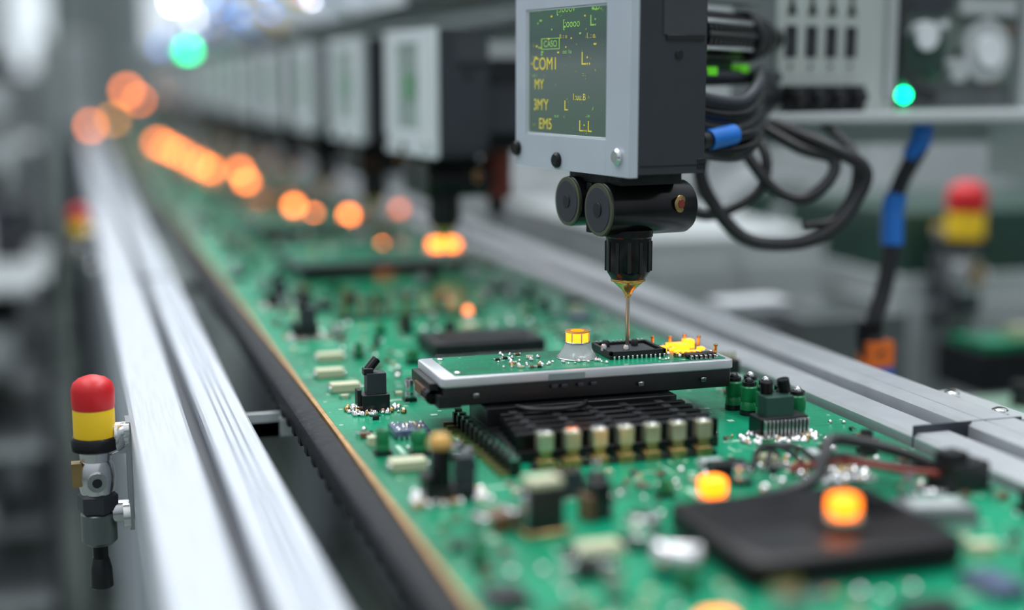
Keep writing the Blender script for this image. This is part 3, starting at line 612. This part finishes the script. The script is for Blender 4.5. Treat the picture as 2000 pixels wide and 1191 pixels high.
def bench(name,x0,x1,y0,y1,zt,top,items=8,seed=1):
    b=Bld(); b.b2(x0,x1,y0,y1,zt-.1,zt,top); b.b2(x0-.02,x0,y0,y1,zt-.16,zt+.02,LGR); b.b2(x0,x1,y0-.02,y0,zt-.16,zt+.02,LGR)
    for x in(x0+.05,x1-.2):
        k=y0+.05
        while k<y1-.1: b.b2(x,x+.15,k,k+.15,ZF,zt-.1,LGR); k+=max(1.5,(y1-y0-.25)/4)
    b.b2(x0+.1,x1-.1,y0+.1,y1-.1,-3.4,-3.3,MGR)
    r=random.Random(seed)
    for i in range(items):
        w=r.uniform(.2,.6);d=r.uniform(.2,.6);h=r.uniform(.1,.6); x=r.uniform(x0+.4,x1-.4);y=r.uniform(y0+.4,y1-.4)
        b.box((x,y,zt+h/2),(w,d,h),r.choice((WHT,LGR,MGR,DGR,GGR,DGN,MGR))); b.box((x,y,zt+h+.02),(w*.7,d*.7,.04),r.choice((DGR,WHT,STEEL)))
    return obj(b,name)
bench("workbench",4.3,7.0,8.2,13.5,-.5,GGR,18,3)
bench("workbench",2.9,4.15,5.8,6.9,-.75,GGR,7,4)
bench("workbench",4.3,6.4,15,26,-.2,LGR,14,8)
b=Bld(); b.b2(4.40,5.8,5.9,6.3,-.62,-.40,BLKM); b.b2(4.44,5.75,5.94,6.26,-.40,-.36,PCB)
for i in range(12): b.box((rc.uniform(4.5,5.6),rc.uniform(6.0,6.2),-.33),(.12,.1,.06),rc.choice((WHT,BLK,CREAM,CHROME)))
for x in(4.9,5.5): b.b2(x,x+.15,6.0,6.15,ZF,-.62,LGR)
obj(b,"board_tray")
b=Bld(); b.b2(3.35,4.28,4.2,5.1,-.64,-.46,BLKM); b.b2(3.38,4.25,4.23,5.07,-.46,-.42,PCB)
for i in range(16): b.box((rc.uniform(3.45,4.15),rc.uniform(4.3,5.0),-.40),(.09,.07,.05),rc.choice((WHT,WHT,CREAM,CHROME)))
b.b2(3.45,4.15,4.45,4.95,-.42,-.36,PAD)
b.cyl((3.75,4.75,-.36),(3.75,4.75,-.26),.05,BLK); b.b2(3.75,3.9,4.5,4.65,ZF,-.64,LGR); b.b2(3.4,4.2,4.3,4.9,ZF,ZF+.1,DGR)
obj(b,"board_tray")
cabinet("control_cabinet",4.35,6.4,6.6,8.0,.26,LGR,LGR,zsplit=-.10,upper=DGN)
cabinet("control_cabinet",7.5,11,14.5,19,1.3,WHT,LGR)
cabinet("control_cabinet",11.5,16,10,14,1.2,LGR,WHT)
cabinet("control_cabinet",4.2,6.6,28,33,1.8,LGR,WHT)
cabinet("control_cabinet",12,17,22,29,3.2,WHT,LGR)
cabinet("control_cabinet",8,11,32,40,2.6,MGR,LGR)
place(em,"emergency_stop_button",(4.61,6.40,.21),rz=math.pi/2,sc=1.7)
for i in range(7):
    y=7.0+i*3.0; cabinet("machine_base",2.95,4.1,y,y+2.5,.05 if i%2 else .12,MGR if i%2 else LGR,MGR if i%2 else LGR,False)
def rack(name,x0,x1,y0,y1,zt,n,seed):
    b=Bld(); r=random.Random(seed)
    for x in(x0,x1-.08):
        for y in(y0,y1-.08): b.b2(x,x+.08,y,y+.08,ZF,zt,DGR)
    for k in range(n):
        z=ZF+.5+(zt-ZF-.6)*k/(n-1); b.b2(x0,x1,y0,y1,z,z+.06,LGR if k%2 else MGR)
        for j in range(7):
            w=r.uniform(.15,.4); h=r.uniform(.15,.5); b.box((r.uniform(x0+.25,x1-.25),r.uniform(y0+.3,y1-.3),z+.06+h/2),(w,w*1.3,h),r.choice((MGR,DGR,LGR,BLKM,GGR,LGR,DGN,WHT)))
    return obj(b,name)
rack("storage_rack",-1.9,-.25,11.5,14.5,-.6,6,3)
rack("storage_rack",-2.4,-.45,17.5,21,.2,6,5)
rack("storage_rack",-2.4,-.7,24,28,1.0,6,9)
cabinet("control_cabinet",-4.0,-1.4,34,40,4.2,LGR,WHT)
cabinet("control_cabinet",-5.2,-2.9,44,50,7.5,DGN,GGR)
cabinet("control_cabinet",-.9,.6,44,48,2.2,WHT,LGR)
b=Bld(); b.b2(-.35,-.15,30,30.3,ZF,9,GGR); b.b2(-.5,0,29.9,30.4,ZF,ZF+.1,DGR); obj(b,"support_column")
b=Bld(); b.b2(-.06,.08,13.0,13.2,ZF,.55,DGR); b.b2(-.12,.095,12.95,13.25,ZF,ZF+.08,DGR); b.b2(-.08,.10,12.98,13.22,.40,.62,MGR); obj(b,"machine_post")

# ------------------------------------------------------------------ scale scene to metres
for ob in list(bpy.data.objects):
    if ob.parent is None:
        ob.location=Vector(ob.location)*S; ob.scale=Vector(ob.scale)*S
# ------------------------------------------------------------------ lights
def area(name,loc,size,sy,pw,rot=(0,0,0),c=(1,1,1)):
    l=bpy.data.lights.new(name,'AREA'); l.shape='RECTANGLE'; l.size=size*S; l.size_y=sy*S; l.energy=pw; l.color=c
    o=bpy.data.objects.new(name,l); o.location=Vector(loc)*S; o.rotation_euler=rot; col.objects.link(o)
area("ceiling_light",(-3,6,9),3,14,19,(0,math.radians(-20),0),(.90,.96,1))
area("ceiling_light",(5,5,9),2,12,31,(0,math.radians(22),0),(.93,.97,1))
area("ceiling_light",(3.5,26,12),6,20,40,(0,0,0),(.92,.97,1))
area("ceiling_light",(1.5,9,8),3,2,9,(math.radians(-35),0,0),(1,1,1))
w=bpy.data.worlds.new("hall_ambient"); bpy.context.scene.world=w; w.use_nodes=True
nt=w.node_tree; n=nt.nodes; l=nt.links; bg=n["Background"]
tc=n.new("ShaderNodeTexCoord"); sp=n.new("ShaderNodeSeparateXYZ"); l.new(tc.outputs['Generated'],sp.inputs[0])
cr=n.new("ShaderNodeValToRGB"); e=cr.color_ramp.elements
mr=n.new("ShaderNodeMapRange"); mr.inputs[1].default_value=-1; mr.inputs[2].default_value=1; l.new(sp.outputs['Z'],mr.inputs[0]); l.new(mr.outputs[0],cr.inputs[0])
e[0].position=.38; e[0].color=(.08,.11,.105,1); e[1].position=.95; e[1].color=(.93,.98,1,1)
q=e.new(.52); q.color=(.33,.38,.40,1); q=e.new(.7); q.color=(.63,.70,.75,1)
l.new(cr.outputs[0],bg.inputs[0]); bg.inputs[1].default_value=.86
# ------------------------------------------------------------------ camera
cam=bpy.data.cameras.new("camera"); co=bpy.data.objects.new("camera",cam); col.objects.link(co)
cam.lens=48.6; cam.sensor_width=36; cam.clip_start=.02; cam.clip_end=200
co.location=(0,0,S); co.rotation_euler=(math.radians(90-9.36),0,math.radians(-17.54))
cam.dof.use_dof=True; cam.dof.focus_distance=4.12*S; cam.dof.aperture_fstop=1.75
bpy.context.scene.camera=co
bpy.context.scene.view_settings.view_transform='Standard'
